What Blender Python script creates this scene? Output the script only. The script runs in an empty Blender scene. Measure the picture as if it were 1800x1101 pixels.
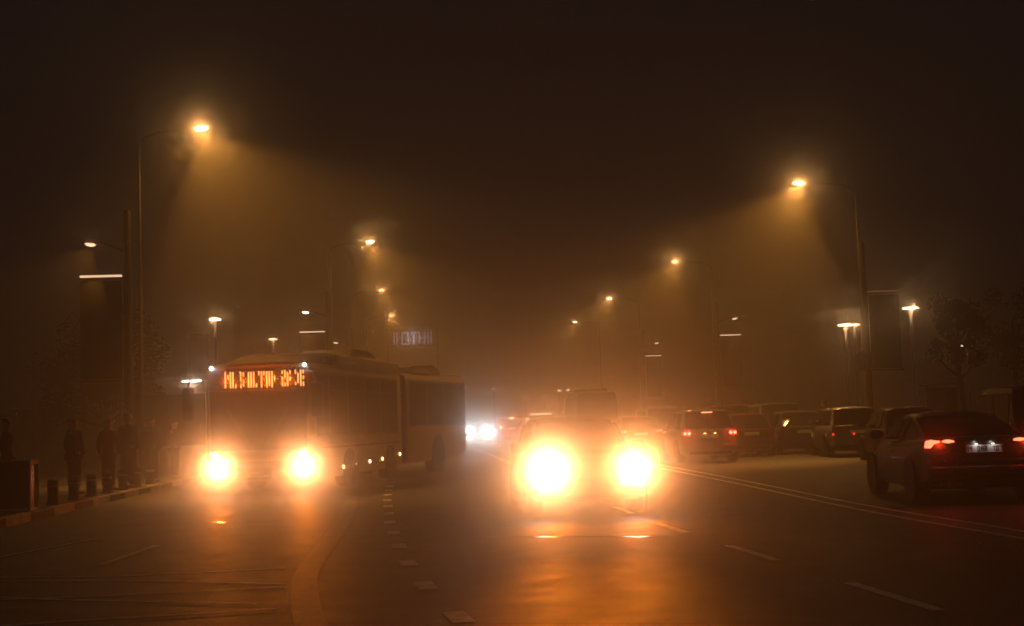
import bpy, bmesh, math, random
from mathutils import Vector, Matrix

# ------------------------------------------------------------------ camera, world, render
sc = bpy.context.scene
C = sc.collection
cam_data = bpy.data.cameras.new("camera")
cam = bpy.data.objects.new("camera", cam_data)
C.objects.link(cam)
sc.camera = cam
cam_data.sensor_width = 36.0
cam_data.lens = 48.0
cam_data.clip_start = 0.1
cam_data.clip_end = 2000.0
cam.matrix_world = Matrix(((0.99732614, 0.02701414, -0.06790285, 0.0),
                           (-0.06546632, -0.08266158, -0.99442507, 0.0),
                           (-0.03247649, 0.99621147, -0.08067204, 1.42),
                           (0, 0, 0, 1)))

world = bpy.data.worlds.new("World")
sc.world = world
world.use_nodes = True
nt = world.node_tree
nt.nodes.clear()
sky = nt.nodes.new("ShaderNodeTexSky")
sky.sky_type = 'NISHITA'
sky.sun_disc = False
sky.sun_elevation = math.radians(-4.0)
sky.sun_rotation = math.radians(200)
bg1 = nt.nodes.new("ShaderNodeBackground"); bg1.inputs[1].default_value = 0.05
bg2 = nt.nodes.new("ShaderNodeBackground")
bg2.inputs[0].default_value = (1.0, 0.92, 0.95, 1)      # the town's own glow on the night cloud
bg2.inputs[1].default_value = 0.0040
addw = nt.nodes.new("ShaderNodeAddShader")
outw = nt.nodes.new("ShaderNodeOutputWorld")
nt.links.new(sky.outputs[0], bg1.inputs[0])
nt.links.new(bg1.outputs[0], addw.inputs[0])
nt.links.new(bg2.outputs[0], addw.inputs[1])
nt.links.new(addw.outputs[0], outw.inputs[0])

sc.view_settings.view_transform = 'Standard'
sc.view_settings.look = 'None'
sc.view_settings.exposure = 0.0
sc.view_settings.gamma = 1.0
cy = sc.cycles
cy.max_bounces = 5
cy.diffuse_bounces = 2
cy.glossy_bounces = 2
cy.transmission_bounces = 2
cy.volume_bounces = 0
cy.sample_clamp_indirect = .6
cy.use_denoising = True
cy.denoising_input_passes = 'RGB_ALBEDO'
cy.use_light_tree = True

rnd = random.Random(7)
PI = math.pi
LK = 1.0        # one factor over all lamps

# ------------------------------------------------------------------ materials
def mat(name, col, rough=0.6, metal=0.0, var=0.0, scale=8.0, bump=0.0, bscale=40.0, coat=0.0, rvar=0.0):
    m = bpy.data.materials.new(name); m.use_nodes = True
    t = m.node_tree; b = t.nodes['Principled BSDF']
    b.inputs['Base Color'].default_value = (*col, 1)
    b.inputs['Roughness'].default_value = rough
    b.inputs['Metallic'].default_value = metal
    b.inputs['Coat Weight'].default_value = coat
    tc = t.nodes.new('ShaderNodeTexCoord')
    n = t.nodes.new('ShaderNodeTexNoise'); n.inputs['Scale'].default_value = scale; n.inputs['Detail'].default_value = 6
    t.links.new(tc.outputs['Object'], n.inputs['Vector'])
    r = t.nodes.new('ShaderNodeValToRGB')
    v = max(var, 0.02)
    r.color_ramp.elements[0].position = 0.3; r.color_ramp.elements[1].position = 0.7
    r.color_ramp.elements[0].color = (*[c * (1 - v) for c in col], 1)
    r.color_ramp.elements[1].color = (*[min(1, c * (1 + v)) for c in col], 1)
    t.links.new(n.outputs['Fac'], r.inputs['Fac'])
    t.links.new(r.outputs['Color'], b.inputs['Base Color'])
    if rvar > 0:
        mr = t.nodes.new('ShaderNodeMapRange')
        mr.inputs['From Min'].default_value = 0.3; mr.inputs['From Max'].default_value = 0.7
        mr.inputs['To Min'].default_value = max(0.02, rough - rvar); mr.inputs['To Max'].default_value = min(1, rough + rvar)
        t.links.new(n.outputs['Fac'], mr.inputs['Value']); t.links.new(mr.outputs['Result'], b.inputs['Roughness'])
    if bump > 0:
        n2 = t.nodes.new('ShaderNodeTexNoise'); n2.inputs['Scale'].default_value = bscale; n2.inputs['Detail'].default_value = 9; n2.inputs['Roughness'].default_value = .72
        t.links.new(tc.outputs['Object'], n2.inputs['Vector'])
        bp = t.nodes.new('ShaderNodeBump'); bp.inputs['Strength'].default_value = bump; bp.inputs['Distance'].default_value = 0.02
        t.links.new(n2.outputs['Fac'], bp.inputs['Height']); t.links.new(bp.outputs['Normal'], b.inputs['Normal'])
    return m

def glow(name, col, s):
    m = bpy.data.materials.new(name); m.use_nodes = True
    b = m.node_tree.nodes['Principled BSDF']
    b.inputs['Base Color'].default_value = (*[min(1, c) * .5 for c in col], 1)
    b.inputs['Roughness'].default_value = 0.3
    b.inputs['Emission Color'].default_value = (*col, 1)
    b.inputs['Emission Strength'].default_value = s
    m.cycles.emission_sampling = 'NONE'
    return m

M = {}
M['asphalt'] = mat('asphalt', (.028, .026, .025), .58, 0, .4, 2.2, .45, 60, 0, .06)

M['paving'] = mat('paving', (.10, .095, .09), .8, 0, .3, 2.0, .4, 12)
M['earth'] = mat('earth', (.05, .045, .035), .95, 0, .4, .5, .5, 6)
M['white_line'] = mat('white_line', (.80, .76, .70), .54, 0, .3, 7, .7, 14)
M['worn_line'] = mat('worn_line', (.55, .52, .46), .56, 0, .5, 5, .7, 14)
M['yellow_line'] = mat('yellow_line', (.17, .11, .035), .56, 0, .3, 6, .7, 14)
M['seam'] = mat('seam', (.03, .03, .03), .16, 0, .2, 4, .12, 18)
M['kerb_pale'] = mat('kerb_pale', (.42, .36, .25), .7, 0, .3, 5)
M['kerb_dark'] = mat('kerb_dark', (.06, .05, .045), .8, 0, .3, 5)
M['steel'] = mat('steel', (.07, .065, .06), .6, .3, .1, 6, 0, 40, 0, .08)
M['dark_steel'] = mat('dark_steel', (.02, .019, .018), .6, .2, .2, 6)
M['head'] = mat('head', (.12, .12, .12), .5, .3, .1, 9)
M['black'] = mat('black', (.015, .015, .016), .5, 0, .3, 9)
M['rubber'] = mat('rubber', (.018, .018, .018), .85, 0, .3, 20, .2, 50)
M['chrome'] = mat('chrome', (.6, .6, .6), .15, 1, .05, 9)
M['rim'] = mat('rim', (.30, .30, .31), .3, .9, .1, 9)
M['glass'] = mat('glass', (.010, .010, .011), .04, 0, .1, 3)
M['glass'].node_tree.nodes['Principled BSDF'].inputs['Specular IOR Level'].default_value = .04
M['busglass'] = mat('busglass', (.014, .013, .012), .10, 0, .1, 3)
M['silver'] = mat('silver', (.20, .20, .195), .35, .3, .04, 2, 0, 40, .6)
M['pale'] = mat('pale', (.34, .33, .31), .38, 0, .05, 2, 0, 40, .5)
M['midgrey'] = mat('midgrey', (.022, .022, .022), .55, 0, .1, 2, 0, 40, .3)
M['darkpaint'] = mat('darkpaint', (.006, .006, .007), .42, .0, .1, 2, 0, 40, .1)
M['greypaint'] = mat('greypaint', (.05, .05, .053), .38, .2, .1, 2, 0, 40, .3)
M['redpaint'] = mat('redpaint', (.11, .018, .013), .3, .1, .1, 2, 0, 40, .6)
M['busyellow'] = mat('busyellow', (.22, .12, .022), .42, 0, .10, 1.2, 0, 40, .3, .08)
M['busroof'] = mat('busroof', (.03, .026, .022), .7, 0, .25, 1.2)
for _k in ('busroof',): M[_k].node_tree.nodes['Principled BSDF'].inputs['Specular IOR Level'].default_value = .05
M['buswhite'] = mat('buswhite', (.34, .30, .27), .45, 0, .12, 1.2, 0, 40, .2)
M['plate'] = mat('plate', (.72, .72, .70), .5, 0, .05, 9)
M['ink'] = mat('ink', (.01, .01, .01), .6, 0, .1, 9)
M['red_lens'] = mat('red_lens', (.25, .01, .008), .15, 0, .1, 9)
M['clear_lens'] = mat('clear_lens', (.35, .35, .35), .12, .2, .1, 9)
M['amber_lens'] = mat('amber_lens', (.45, .14, .02), .2, 0, .1, 9)
M['dim'] = mat('dim', (.03, .03, .03), .8, 0, .2, 6)
M['bark'] = mat('bark', (.05, .04, .03), .9, 0, .3, 12, .8, 20)
M['leaf'] = mat('leaf', (.014, .017, .009), .6, 0, .45, 3)
M['banner'] = mat('banner', (.014, .013, .016), .7, 0, .2, 2)
M['blue'] = mat('blue', (.03, .07, .30), .5, 0, .05, 9)
M['signred'] = mat('signred', (.35, .02, .02), .5, 0, .05, 9)
M['skin'] = mat('skin', (.42, .25, .18), .55, 0, .05, 9)
M['hair'] = mat('hair', (.02, .015, .012), .6, 0, .3, 30)
M['coat_black'] = mat('coat_black', (.02, .02, .022), .85, 0, .2, 9)
M['coat_brown'] = mat('coat_brown', (.06, .04, .028), .9, 0, .2, 9)
M['coat_grey'] = mat('coat_grey', (.07, .07, .07), .9, 0, .2, 9)
M['coat_blue'] = mat('coat_blue', (.02, .03, .06), .85, 0, .2, 9)
M['trousers'] = mat('trousers', (.02, .022, .035), .9, 0, .2, 9)
M['shoe'] = mat('shoe', (.02, .018, .016), .5, 0, .1, 9)
M['concrete'] = mat('concrete', (.20, .19, .17), .85, 0, .2, 3, .3, 10)
M['lamp_glow'] = glow('lamp_glow', (1, .84, .62), 9)
M['lamp_soft'] = glow('lamp_soft', (1, .62, .36), 1.8)
M['tee_glow'] = glow('tee_glow', (1, .74, .50), 4.5)
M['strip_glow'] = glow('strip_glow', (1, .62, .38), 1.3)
M['strip_dim'] = glow('strip_dim', (1, .5, .25), .10)
M['head_glow'] = glow('head_glow', (1, .95, .88), 30)
M['side_glow'] = glow('side_glow', (1, .50, .16), 10)
M['corner_glow'] = glow('corner_glow', (.80, .88, 1), 14)
M['tail_glow'] = glow('tail_glow', (1, .085, .04), 6.5)
M['stop_glow'] = glow('stop_glow', (1, .10, .055), 10)
M['reflector_glow'] = glow('reflector_glow', (1, .03, .015), 1.6)  # emission standing in for light thrown back by unlit reflectors
M['far_tail'] = glow('far_tail', (1, .22, .12), 60)
M['led'] = glow('led', (1, .38, .10), 1.9)
M['led_dim'] = glow('led_dim', (1, .10, .01), .8)
M['sign_glow'] = glow('sign_glow', (.85, .80, 1), .16)
M['tube_glow'] = glow('tube_glow', (1, .88, .72), 7)
M['phone'] = glow('phone', (1, .85, .65), .6)
M['plate_lamp'] = glow('plate_lamp', (1, .9, .8), 4)
M['city_dim'] = glow('city_dim', (1, .6, .35), 1.6)
M['city_glow'] = glow('city_glow', (1, .6, .35), 3)

# ------------------------------------------------------------------ mesh builder
class MB:
    def __init__(s): s.v = []; s.f = []; s.m = []
    def add(s, vs, fs, mi=0):
        o = len(s.v); s.v += [Vector(p) for p in vs]; s.f += [[i + o for i in f] for f in fs]; s.m += [mi] * len(fs)
        return s
    def box(s, a, b, mi=0):
        x0, y0, z0 = a; x1, y1, z1 = b
        return s.add([(x0, y0, z0), (x1, y0, z0), (x1, y1, z0), (x0, y1, z0), (x0, y0, z1), (x1, y0, z1), (x1, y1, z1), (x0, y1, z1)],
                     [(0, 3, 2, 1), (4, 5, 6, 7), (0, 1, 5, 4), (1, 2, 6, 5), (2, 3, 7, 6), (3, 0, 4, 7)], mi)
    def loft(s, rings, cap=True, mi=0, closed=True):
        n = len(rings[0]); vs = [p for r in rings for p in r]; fs = []
        for i in range(len(rings) - 1):
            for j in range(n if closed else n - 1):
                k = (j + 1) % n
                fs.append((i * n + j, i * n + k, (i + 1) * n + k, (i + 1) * n + j))
        if cap:
            fs.append(tuple(range(n))[::-1]); fs.append(tuple((len(rings) - 1) * n + j for j in range(n)))
        return s.add(vs, fs, mi)
    def tube(s, pts, rad, n=10, mi=0, cap=True):
        pts = [Vector(p) for p in pts]
        if not hasattr(rad, '__len__'): rad = [rad] * len(pts)
        rings = []
        for i, p in enumerate(pts):
            d = (pts[min(i + 1, len(pts) - 1)] - pts[max(i - 1, 0)]).normalized()
            u = d.cross(Vector((0, 1, 0)) if abs(d.y) < .9 else Vector((1, 0, 0))).normalized(); w = d.cross(u)
            rings.append([p + (u * math.cos(2 * PI * k / n) + w * math.sin(2 * PI * k / n)) * rad[i] for k in range(n)])
        return s.loft(rings, cap, mi)
    def lathe(s, prof, c=(0, 0, 0), n=20, mi=0, axis='z'):
        rings = []
        for r, h in prof:
            ring = []
            for k in range(n):
                a = 2 * PI * k / n
                if axis == 'z': p = (c[0] + r * math.cos(a), c[1] + r * math.sin(a), c[2] + h)
                elif axis == 'x': p = (c[0] + h, c[1] + r * math.cos(a), c[2] + r * math.sin(a))
                else: p = (c[0] + r * math.sin(a), c[1] + h, c[2] + r * math.cos(a))
                ring.append(p)
            rings.append(ring)
        return s.loft(rings, True, mi)
    def prism(s, poly, y0, y1, mi=0):           # polygon in x,z pushed along y
        return s.loft([[(x, y0, z) for x, z in poly], [(x, y1, z) for x, z in poly]], True, mi)
    def panel(s, q, off, th=.006, inset=0.0, mi=0):   # thin plate over the quad q, pushed out by off
        q = [Vector(p) for p in q]; c = sum(q, Vector()) / len(q)
        n = (q[1] - q[0]).cross(q[2] - q[0]).normalized()
        if inset: q = [p + (c - p).normalized() * min(inset, (c - p).length * .8) for p in q]
        return s.loft([[p + n * off for p in q], [p + n * (off + th) for p in q]], True, mi)
    def build(s, name, m, parent=None, smooth=True, bevel=0, ang=35):
        me = bpy.data.meshes.new(name)
        me.from_pydata([tuple(p) for p in s.v], [], s.f)
        ms = m if isinstance(m, (list, tuple)) else [m]
        for x in ms: me.materials.append(x)
        for p, k in zip(me.polygons, s.m): p.material_index = k
        bm = bmesh.new(); bm.from_mesh(me); bmesh.ops.recalc_face_normals(bm, faces=bm.faces[:])
        if bevel:
            es = [e for e in bm.edges if len(e.link_faces) == 2 and e.calc_face_angle(0) > .5]
            bmesh.ops.bevel(bm, geom=es, offset=bevel, segments=2, affect='EDGES', profile=.6)
        bm.to_mesh(me); bm.free()
        if smooth:
            for p in me.polygons: p.use_smooth = True
            me.set_sharp_from_angle(angle=math.radians(ang))
        o = bpy.data.objects.new(name, me); C.objects.link(o)
        if parent is not None: o.parent = parent
        return o

def tag(o, label=None, cat=None, group=None, kind=None):
    if label: o['label'] = label
    if cat: o['category'] = cat
    if group: o['group'] = group
    if kind: o['kind'] = kind
    return o
def thing(name, label, cat, loc=(0, 0, 0), rz=0, group=None):
    o = bpy.data.objects.new(name, None); C.objects.link(o)
    o.location = loc; o.rotation_euler = (0, 0, rz); o.empty_display_size = .3
    return tag(o, label, cat, group)
def copy_tree(o, parent=None):
    c = o.copy(); C.objects.link(c)
    if parent is not None: c.parent = parent
    for ch in list(o.children): copy_tree(ch, c)
    return c
def lamp(kind, name, parent, loc, power, col, size=.05, aim=None, angle=None, blend=1.0):
    d = bpy.data.lights.new(name, kind); d.energy = power * LK; d.color = col; d.shadow_soft_size = size
    o = bpy.data.objects.new(name, d); C.objects.link(o); o.parent = parent; o.location = loc
    if kind == 'SPOT':
        d.spot_size = math.radians(angle); d.spot_blend = blend
        o.rotation_euler = Vector(aim).to_track_quat('-Z', 'Y').to_euler()
    return o
AMBER = (1.0, .42, .07)
ORANGE = (1.0, .205, .004)
WHITE = (1.0, .67, .40)

# ------------------------------------------------------------------ ground, road, pavements
def sheet(name, poly, z, m, kind='structure'):
    b = MB(); b.add([(x, y, z) for x, y in poly], [tuple(range(len(poly)))])
    return tag(b.build(name, m, smooth=False), kind=kind)
sheet('ground', [(-160, -11), (160, -11), (160, 236), (-160, 236)], -.03, M['earth'])
sheet('road', [(-7.0, -10.5), (40, -10.5), (40, 230), (-7.0, 230)], 0.0, M['asphalt'])
b = MB()
edge = [(-6.99, -10.5), (-6.99, 47), (-6.6, 50), (-4.0, 55), (-3.5, 57), (-3.5, 230)]
ring0 = [(x, y) for x, y in edge] + [(-60, 230), (-60, -10.5)]
b.loft([[(x, y, -.02) for x, y in ring0], [(x, y, .15) for x, y in ring0]])
tag(b.build('pavement', M['paving'], smooth=False), kind='structure')
b = MB()
b.loft([[(x, y, -.02) for x, y in [(16.0, -10.5), (70, -10.5), (70, 230), (16.0, 230)]], [(x, y, .13) for x, y in [(16.0, -10.5), (70, -10.5), (70, 230), (16.0, 230)]]])
tag(b.build('pavement', M['paving'], smooth=False), kind='structure')
# kerb stones, painted in turn
b = MB(); yy = -10.0; k = 0
while yy < 46:
    b.box((-6.986, yy + .02, -.01), (-6.83, yy + 1.48, .155), k % 2); yy += 1.5; k += 1
b.build('kerb', [M['kerb_pale'], M['kerb_dark']], smooth=False, bevel=.012)
tag(bpy.data.objects['kerb'], kind='structure')
b = MB(); yy = -10.0
while yy < 200:
    b.box((15.84, yy + .02, -.01), (15.996, yy + 1.98, .135)); yy += 2.0
tag(b.build('kerb', M['kerb_dark'], smooth=False, bevel=.012), kind='structure')

# markings
def ribbon(mb, pts, w, z=.004):
    pts = [Vector((x, y, 0)) for x, y in pts]; L = []; R = []
    for i, p in enumerate(pts):
        d = (pts[min(i + 1, len(pts) - 1)] - pts[max(i - 1, 0)]).normalized(); n = Vector((-d.y, d.x, 0))
        L.append((p.x + n.x * w / 2, p.y + n.y * w / 2, z)); R.append((p.x - n.x * w / 2, p.y - n.y * w / 2, z))
    k = len(pts)
    mb.add(L + R, [(i, k + i, k + i + 1, i + 1) for i in range(k - 1)])
def spline(pts, n=6):
    out = []
    P = [Vector((p[0], p[1])) for p in pts]
    for i in range(len(P) - 1):
        a, b_, c, d = P[max(i - 1, 0)], P[i], P[i + 1], P[min(i + 2, len(P) - 1)]
        for j in range(n):
            t = j / n
            q = .5 * ((2 * b_) + (c - a) * t + (2 * a - 5 * b_ + 4 * c - d) * t * t + (3 * b_ - a - 3 * c + d) * t ** 3)
            out.append((q.x, q.y))
    out.append(tuple(P[-1])); return out
b = MB()
cx = lambda y: [(.23, 10.3), (-.01, 12.4), (-.18, 14.45), (-.32, 16.6), (-.44, 19.0), (-.53, 21.0), (-.75, 28), (-.9, 40)]
tab = cx(0)
def xat(y):
    for (x0, y0), (x1, y1) in zip(tab, tab[1:]):
        if y <= y1: return x0 + (x1 - x0) * (y - y0) / (y1 - y0)
    return tab[-1][0]
for k in range(-1, 12):
    y = 10.3 + 2.1 * k
    ribbon(b, [(xat(y - .3), y - .3), (xat(y + .3), y + .3)], .17)
tag(b.build('lane_dashes', M['white_line'], smooth=False), kind='structure')
b = MB()
for k in range(-1, 20):
    y = 9.6 + 3.7 * k
    x = lambda q: 3.62 - .052 * (q - 9.6) if q < 19 else 3.13 
    ribbon(b, [(x(y), y), (x(y + 1.75), y + 1.75)], .11)
tag(b.build('lane_line', M['white_line'], smooth=False), kind='structure')
b = MB()
ribbon(b, spline([(6.5, 8), (6.44, 14.5), (6.35, 20), (6.7, 33), (7.0, 60), (7.0, 120)]), .11)
ribbon(b, spline([(6.88, 8), (6.83, 15.3), (6.73, 21), (7.1, 33), (7.4, 60), (7.4, 120)]), .11)
tag(b.build('double_line', M['white_line'], smooth=False), kind='structure')
b = MB()
ribbon(b, spline([(.2, 6), (-.45, 8.2), (-.84, 10.15), (-1.12, 12.8), (-1.2, 14.3), (-1.22, 16.3), (-1.24, 19.8), (-1.32, 23.8), (-1.45, 27.5)]), .24)
tag(b.build('yellow_line', M['yellow_line'], smooth=False), kind='structure')
b = MB()
zz = .004
for i, pl in enumerate([[(-6.5, 15.2), (-4.48, 14.7), (-3.14, 14.3), (-1.45, 14.45)], [(-5.5, 14.6), (-2.81, 13.8), (-1.32, 12.99)], [(-6, 12.9), (-3.8, 12.63), (-3.29, 12.58), (-2.55, 12.62), (-1.29, 12.75)],
           [(-4.2, 13.0), (-3.28, 12.45), (-1.41, 11.58)], [(-4.0, 10.7), (-2.86, 10.93), (-1.2, 11.2)], [(-3.6, 15.6), (-3.45, 18.01)], [(-5.2, 17), (-4.6, 19.6)], [(-4.5, 9.6), (-2.5, 9.9), (-1.0, 9.8)]]):
    ribbon(b, pl, .09, .004 + i * .0007)
tag(b.build('zigzag_lines', M['worn_line'], smooth=False), kind='structure')
b = MB()
ribbon(b, spline([(.6, 17.55), (1.3, 17.15), (2.1, 16.8), (3.1, 16.3), (3.9, 15.9)]), .10, .006)
ribbon(b, spline([(-4.9, 22.3), (-3.6, 22.2), (-2.2, 21.9)]), .08, .006)
tag(b.build('road_seam', M['seam'], smooth=False), kind='structure')

# ------------------------------------------------------------------ street lamps
HEADW = {}
def make_lamp_head(parent, x, z, s, dirx, gm, name='lamp_head', scale=1.0):
    # flat luminaire whose inner end is at x, reaching towards dirx
    st = [(0, .05, .03, .03), (.12, .09, .05, .05), (.30, .14, .055, .06), (.50, .13, .045, .05), (.60, .06, .02, .02)]
    b = MB(); rings = []
    for d, w, up, dn in st:
        d *= scale; w *= scale
        r = [(x + dirx * d, w * math.cos(a), z + .10 * d + (up if math.sin(a) > 0 else dn) * math.sin(a)) for a in [2 * PI * k / 12 for k in range(12)]]
        rings.append(r)
    b.loft(rings); h = b.build(name, M['head'], parent)
    b = MB(); rings = []
    for d, w, dn in [(.16, .03, .03), (.20, .10, .075), (.33, .125, .10), (.46, .11, .085), (.54, .03, .035)]:
        d *= scale; w *= scale
        rings.append([(x + dirx * d, w * math.cos(a), z + .10 * d - .02 + dn * math.sin(a)) for a in [PI + PI * k / 8 for k in range(9)]])
    b.loft(rings); b.build('lamp_lens', gm, h)
    return h
def street_lamp(x, y, dirx, arm, label, power=1.0, gm='lamp_glow', tall=10.0, group='tall street lamps along the road'):
    t = thing('street_lamp', label, 'street lamp', (x, y, .14), 0, group)
    b = MB(); b.tube([(0, 0, 0), (0, 0, 1), (0, 0, 5), (0, 0, tall - .6)], [.085, .075, .055, .038], 12)
    b.lathe([(.17, 0), (.17, .04), (.12, .10), (.11, .45)], n=12)
    b.build('pole', M['steel'], t)
    b = MB()
    pts = [(0, 0, tall - .62), (dirx * .12, 0, tall - .40), (dirx * .5, 0, tall - .26), (dirx * arm, 0, tall - .14)]
    b.tube(pts, [.038, .034, .028, .026], 10); b.build('arm', M['black'], t)
    h = make_lamp_head(t, dirx * (arm - .05), tall - .14, 1, dirx, M[gm])
    hx = dirx * (arm + .3)
    lamp('SPOT', 'lamp_light', t, (hx, 0, tall - .27), 3500 * power, AMBER, .10, (dirx * .52, -.05, -1), 106, .42)
    lamp('SPOT', 'lamp_light', t, (hx, 0, tall - .27), 700 * power, AMBER, .12, (dirx * .2, -.05, -1), 160, .6)
    lamp('POINT', 'lamp_light', t, (hx, -.24, tall - .18), 100 * power, (1, .54, .20), .20)
    return t
street_lamp(-7.72, 38.4, 1, 1.45, 'tall street lamp at the left kerb nearest the camera, lit head over the bus', 1.0)
street_lamp(-4.05, 62.8, 1, 1.6, 'tall lit street lamp rising behind the bus roof, second along the left kerb', .8)
street_lamp(-4.10, 85.2, 1, 1.5, 'faint street lamp in the haze, third along the left kerb', .55, 'lamp_soft')
street_lamp(-4.05, 105.1, 1, 1.6, 'faintest street lamp at the left, farthest one over the lit sign', .5, 'lamp_soft')
street_lamp(16.35, 49.4, -1, 1.85, 'tall lit street lamp on the right pavement nearest the camera, above the blue round sign', 1.15)
street_lamp(16.1, 73.7, -1, 1.75, 'tall street lamp second along the right pavement with its lens turned low', .8, 'lamp_soft')
street_lamp(15.5, 95.3, -1, 1.8, 'small bright street lamp third along the right pavement', .7)
street_lamp(15.5, 116.9, -1, 1.8, 'small bright street lamp farthest along the right pavement', .5)

# lower poles with a banner, a light strip and a footpath lamp
def banner_pole(x, y, dirx, label, strip='strip_glow', lit=1.0, bright='lamp_soft', bx=0.0):
    t = thing('banner_pole', label, 'banner pole', (x, y, .14), 0, 'banner poles beside the street lamps')
    b = MB(); b.tube([(0, 0, 0), (0, 0, 3), (0, 0, 7.5)], [.13, .12, .10], 12); b.lathe([(.24, 0), (.24, .05), (.17, .12), (.15, .5)], n=12)
    b.build('pole', M['dark_steel'], t)
    b = MB(); x0, x1 = dirx * (.16 + bx), dirx * (1.28 + bx)
    b.box((min(x0, x1), -.03, 2.85), (max(x0, x1), .03, 5.55)); bn = b.build('banner', M['banner'], t, bevel=.01)
    for z in (5.62, 2.80):
        b = MB(); b.tube([(0, 0, z), (dirx * (1.34 + bx), 0, z)], .022, 8); b.build('bracket', M['dark_steel'], t)
    b = MB(); b.box((min(x0, x1), -.05, 5.66), (max(x0, x1), .05, 5.71)); b.build('light_strip', M[strip], t)
    if lit > 0:
        b = MB(); b.tube([(0, 0, 6.35), (dirx * .75, 0, 6.62)], [.04, .03], 8); b.build('arm', M['dark_steel'], t)
        make_lamp_head(t, dirx * .72, 6.60, 1, dirx, M[bright], scale=.8)
        lamp('SPOT', 'lamp_light', t, (dirx * .98, 0, 6.50), 620 * lit, AMBER, .1, (dirx * .6, -.1, -1), 105, .35)
        lamp('POINT', 'lamp_light', t, (dirx * .98, 0, 6.50), 7 * lit, (1, .6, .26), .08)
    return t
banner_pole(-7.98, 38.0, -1, 'dark banner pole at far left behind the waiting people, with lit strip and low lamp', lit=.75)
banner_pole(-4.10, 61.8, -1, 'dark banner pole just above the bus roof with a bright low lamp', bright='lamp_glow', lit=.9)
banner_pole(-4.15, 84.2, -1, 'faint banner pole in the haze behind the bus roof', lit=.4)
banner_pole(16.30, 48.9, 1, 'dark banner pole with wide unlit banner and a round blue sign, right pavement', 'strip_dim', 0)
banner_pole(16.10, 73.0, 1, 'banner pole right of centre whose lit strip glows over a pale banner top', lit=.45)
banner_pole(15.55, 94.6, 1, 'faintest banner pole right of centre with a thin lit strip', lit=.4)

# round blue sign on the near right pole
t = thing('road_sign', 'round blue no-parking sign with red rim clamped to the right banner pole', 'road sign', (16.12, 48.72, 3.29), .08)
b = MB(); b.lathe([(.01, -.012), (.37, -.012), (.37, .012), (.01, .012)], n=32, axis='y'); b.build('disc', M['blue'], t)
b = MB()
for k in range(32):
    a0, a1 = 2 * PI * k / 32, 2 * PI * (k + 1) / 32
    b.add([(.37 * math.cos(a0), -.016, .37 * math.sin(a0)), (.37 * math.cos(a1), -.016, .37 * math.sin(a1)), (.31 * math.cos(a1), -.016, .31 * math.sin(a1)), (.31 * math.cos(a0), -.016, .31 * math.sin(a0))], [(0, 1, 2, 3)])
b.build('rim', M['signred'], t)
b = MB(); b.prism([(-.235, .205), (-.205, .235), (.235, -.205), (.205, -.235)], -.021, -.017); b.build('slash', M['signred'], t)
b = MB(); b.box((-.05, .02, -.05), (.05, .12, .05)); b.build('clamp', M['steel'], t)

# mushroom-like park lamps: flat lit disc on a flared neck
def park_lamp(x, y, h, dr, label, power, gm='tee_glow'):
    t = thing('park_lamp', label, 'park lamp', (x, y, .14), 0, 'flat topped park lamps')
    h -= .14
    b = MB(); b.tube([(0, 0, 0), (0, 0, h - .7)], [.07, .05], 10); b.build('pole', M['dark_steel'], t)
    b = MB(); b.lathe([(.05, h - .72), (.055, h - .45), (.09, h - .22), (.19, h - .08), (.05, h - .06)], n=16); b.build('neck', M['buswhite'], t)
    b = MB(); b.lathe([(dr * .9, h - .055), (dr, h - .03), (dr, h), (dr * .6, h + .03)], n=24); b.build('lamp_disc', M[gm], t)
    lamp('POINT', 'lamp_light', t, (0, -dr - .1, h - .02), 48 * power, (1, .6, .3), .06)
    return t
park_lamp(22.09, 60, 6.04, .36, 'brightest flat topped park lamp, standing right of the wide banner', 1.6)
park_lamp(19.05, 60, 5.36, .34, 'flat topped park lamp glowing just left of the wide banner', 1.3)
park_lamp(22.70, 70, 6.0, .36, 'flat topped park lamp half hidden by the right banner pole', .8, 'lamp_soft')
park_lamp(-8.13, 55, 5.96, .24, 'flat topped park lamp above the bus at its kerb side', .5)
park_lamp(-7.44, 70, 6.11, .24, 'smaller flat topped park lamp between the bus and the low lamp', .35, 'lamp_soft')
park_lamp(24.8, 60.5, 4.30, .30, 'small dim park lamp above the parked vehicles at far right', .15, 'lamp_soft')

# ------------------------------------------------------------------ vehicles
def wheel(parent, x, y, r, w, side):
    b = MB()
    o = side * w
    b.lathe([(r * .62, 0), (r * .93, 0), (r, side * .03), (r, o - side * .03), (r * .95, o), (r * .66, o), (r * .60, o - side * .03)], (x - o, y, r), 28, axis='x')
    wh = b.build('wheel', M['rubber'], parent)
    b = MB()
    b.lathe([(.03, o - side * .01), (r * .16, o - side * .005), (r * .2, o - side * .04), (r * .2, o - side * .09)], (x - o, y, r), 16, axis='x')
    for k in range(5):
        a = 2 * PI * k / 5 + .3
        for da in (-.16, .16):
            p0 = Vector((x - side * .03, y + r * .14 * math.cos(a + da), r + r * .14 * math.sin(a + da)))
            p1 = Vector((x - side * .02, y + r * .60 * math.cos(a + da * .6), r + r * .60 * math.sin(a + da * .6)))
            b.tube([p0, p1], .022, 6)
    b.lathe([(r * .64, o - side * .012), (r * .64, o - side * .06), (r * .56, o - side * .06), (r * .56, o - side * .012)], (x - o, y, r), 28, axis='x')
    b.build('rim', M['rim'], wh)
    return wh

def lerp(t, tab):
    if t <= tab[0][0]: return tab[0][1]
    for (a, u), (c, v) in zip(tab, tab[1:]):
        if t <= c: return u + (v - u) * (t - a) / (c - a)
    return tab[-1][1]

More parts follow.
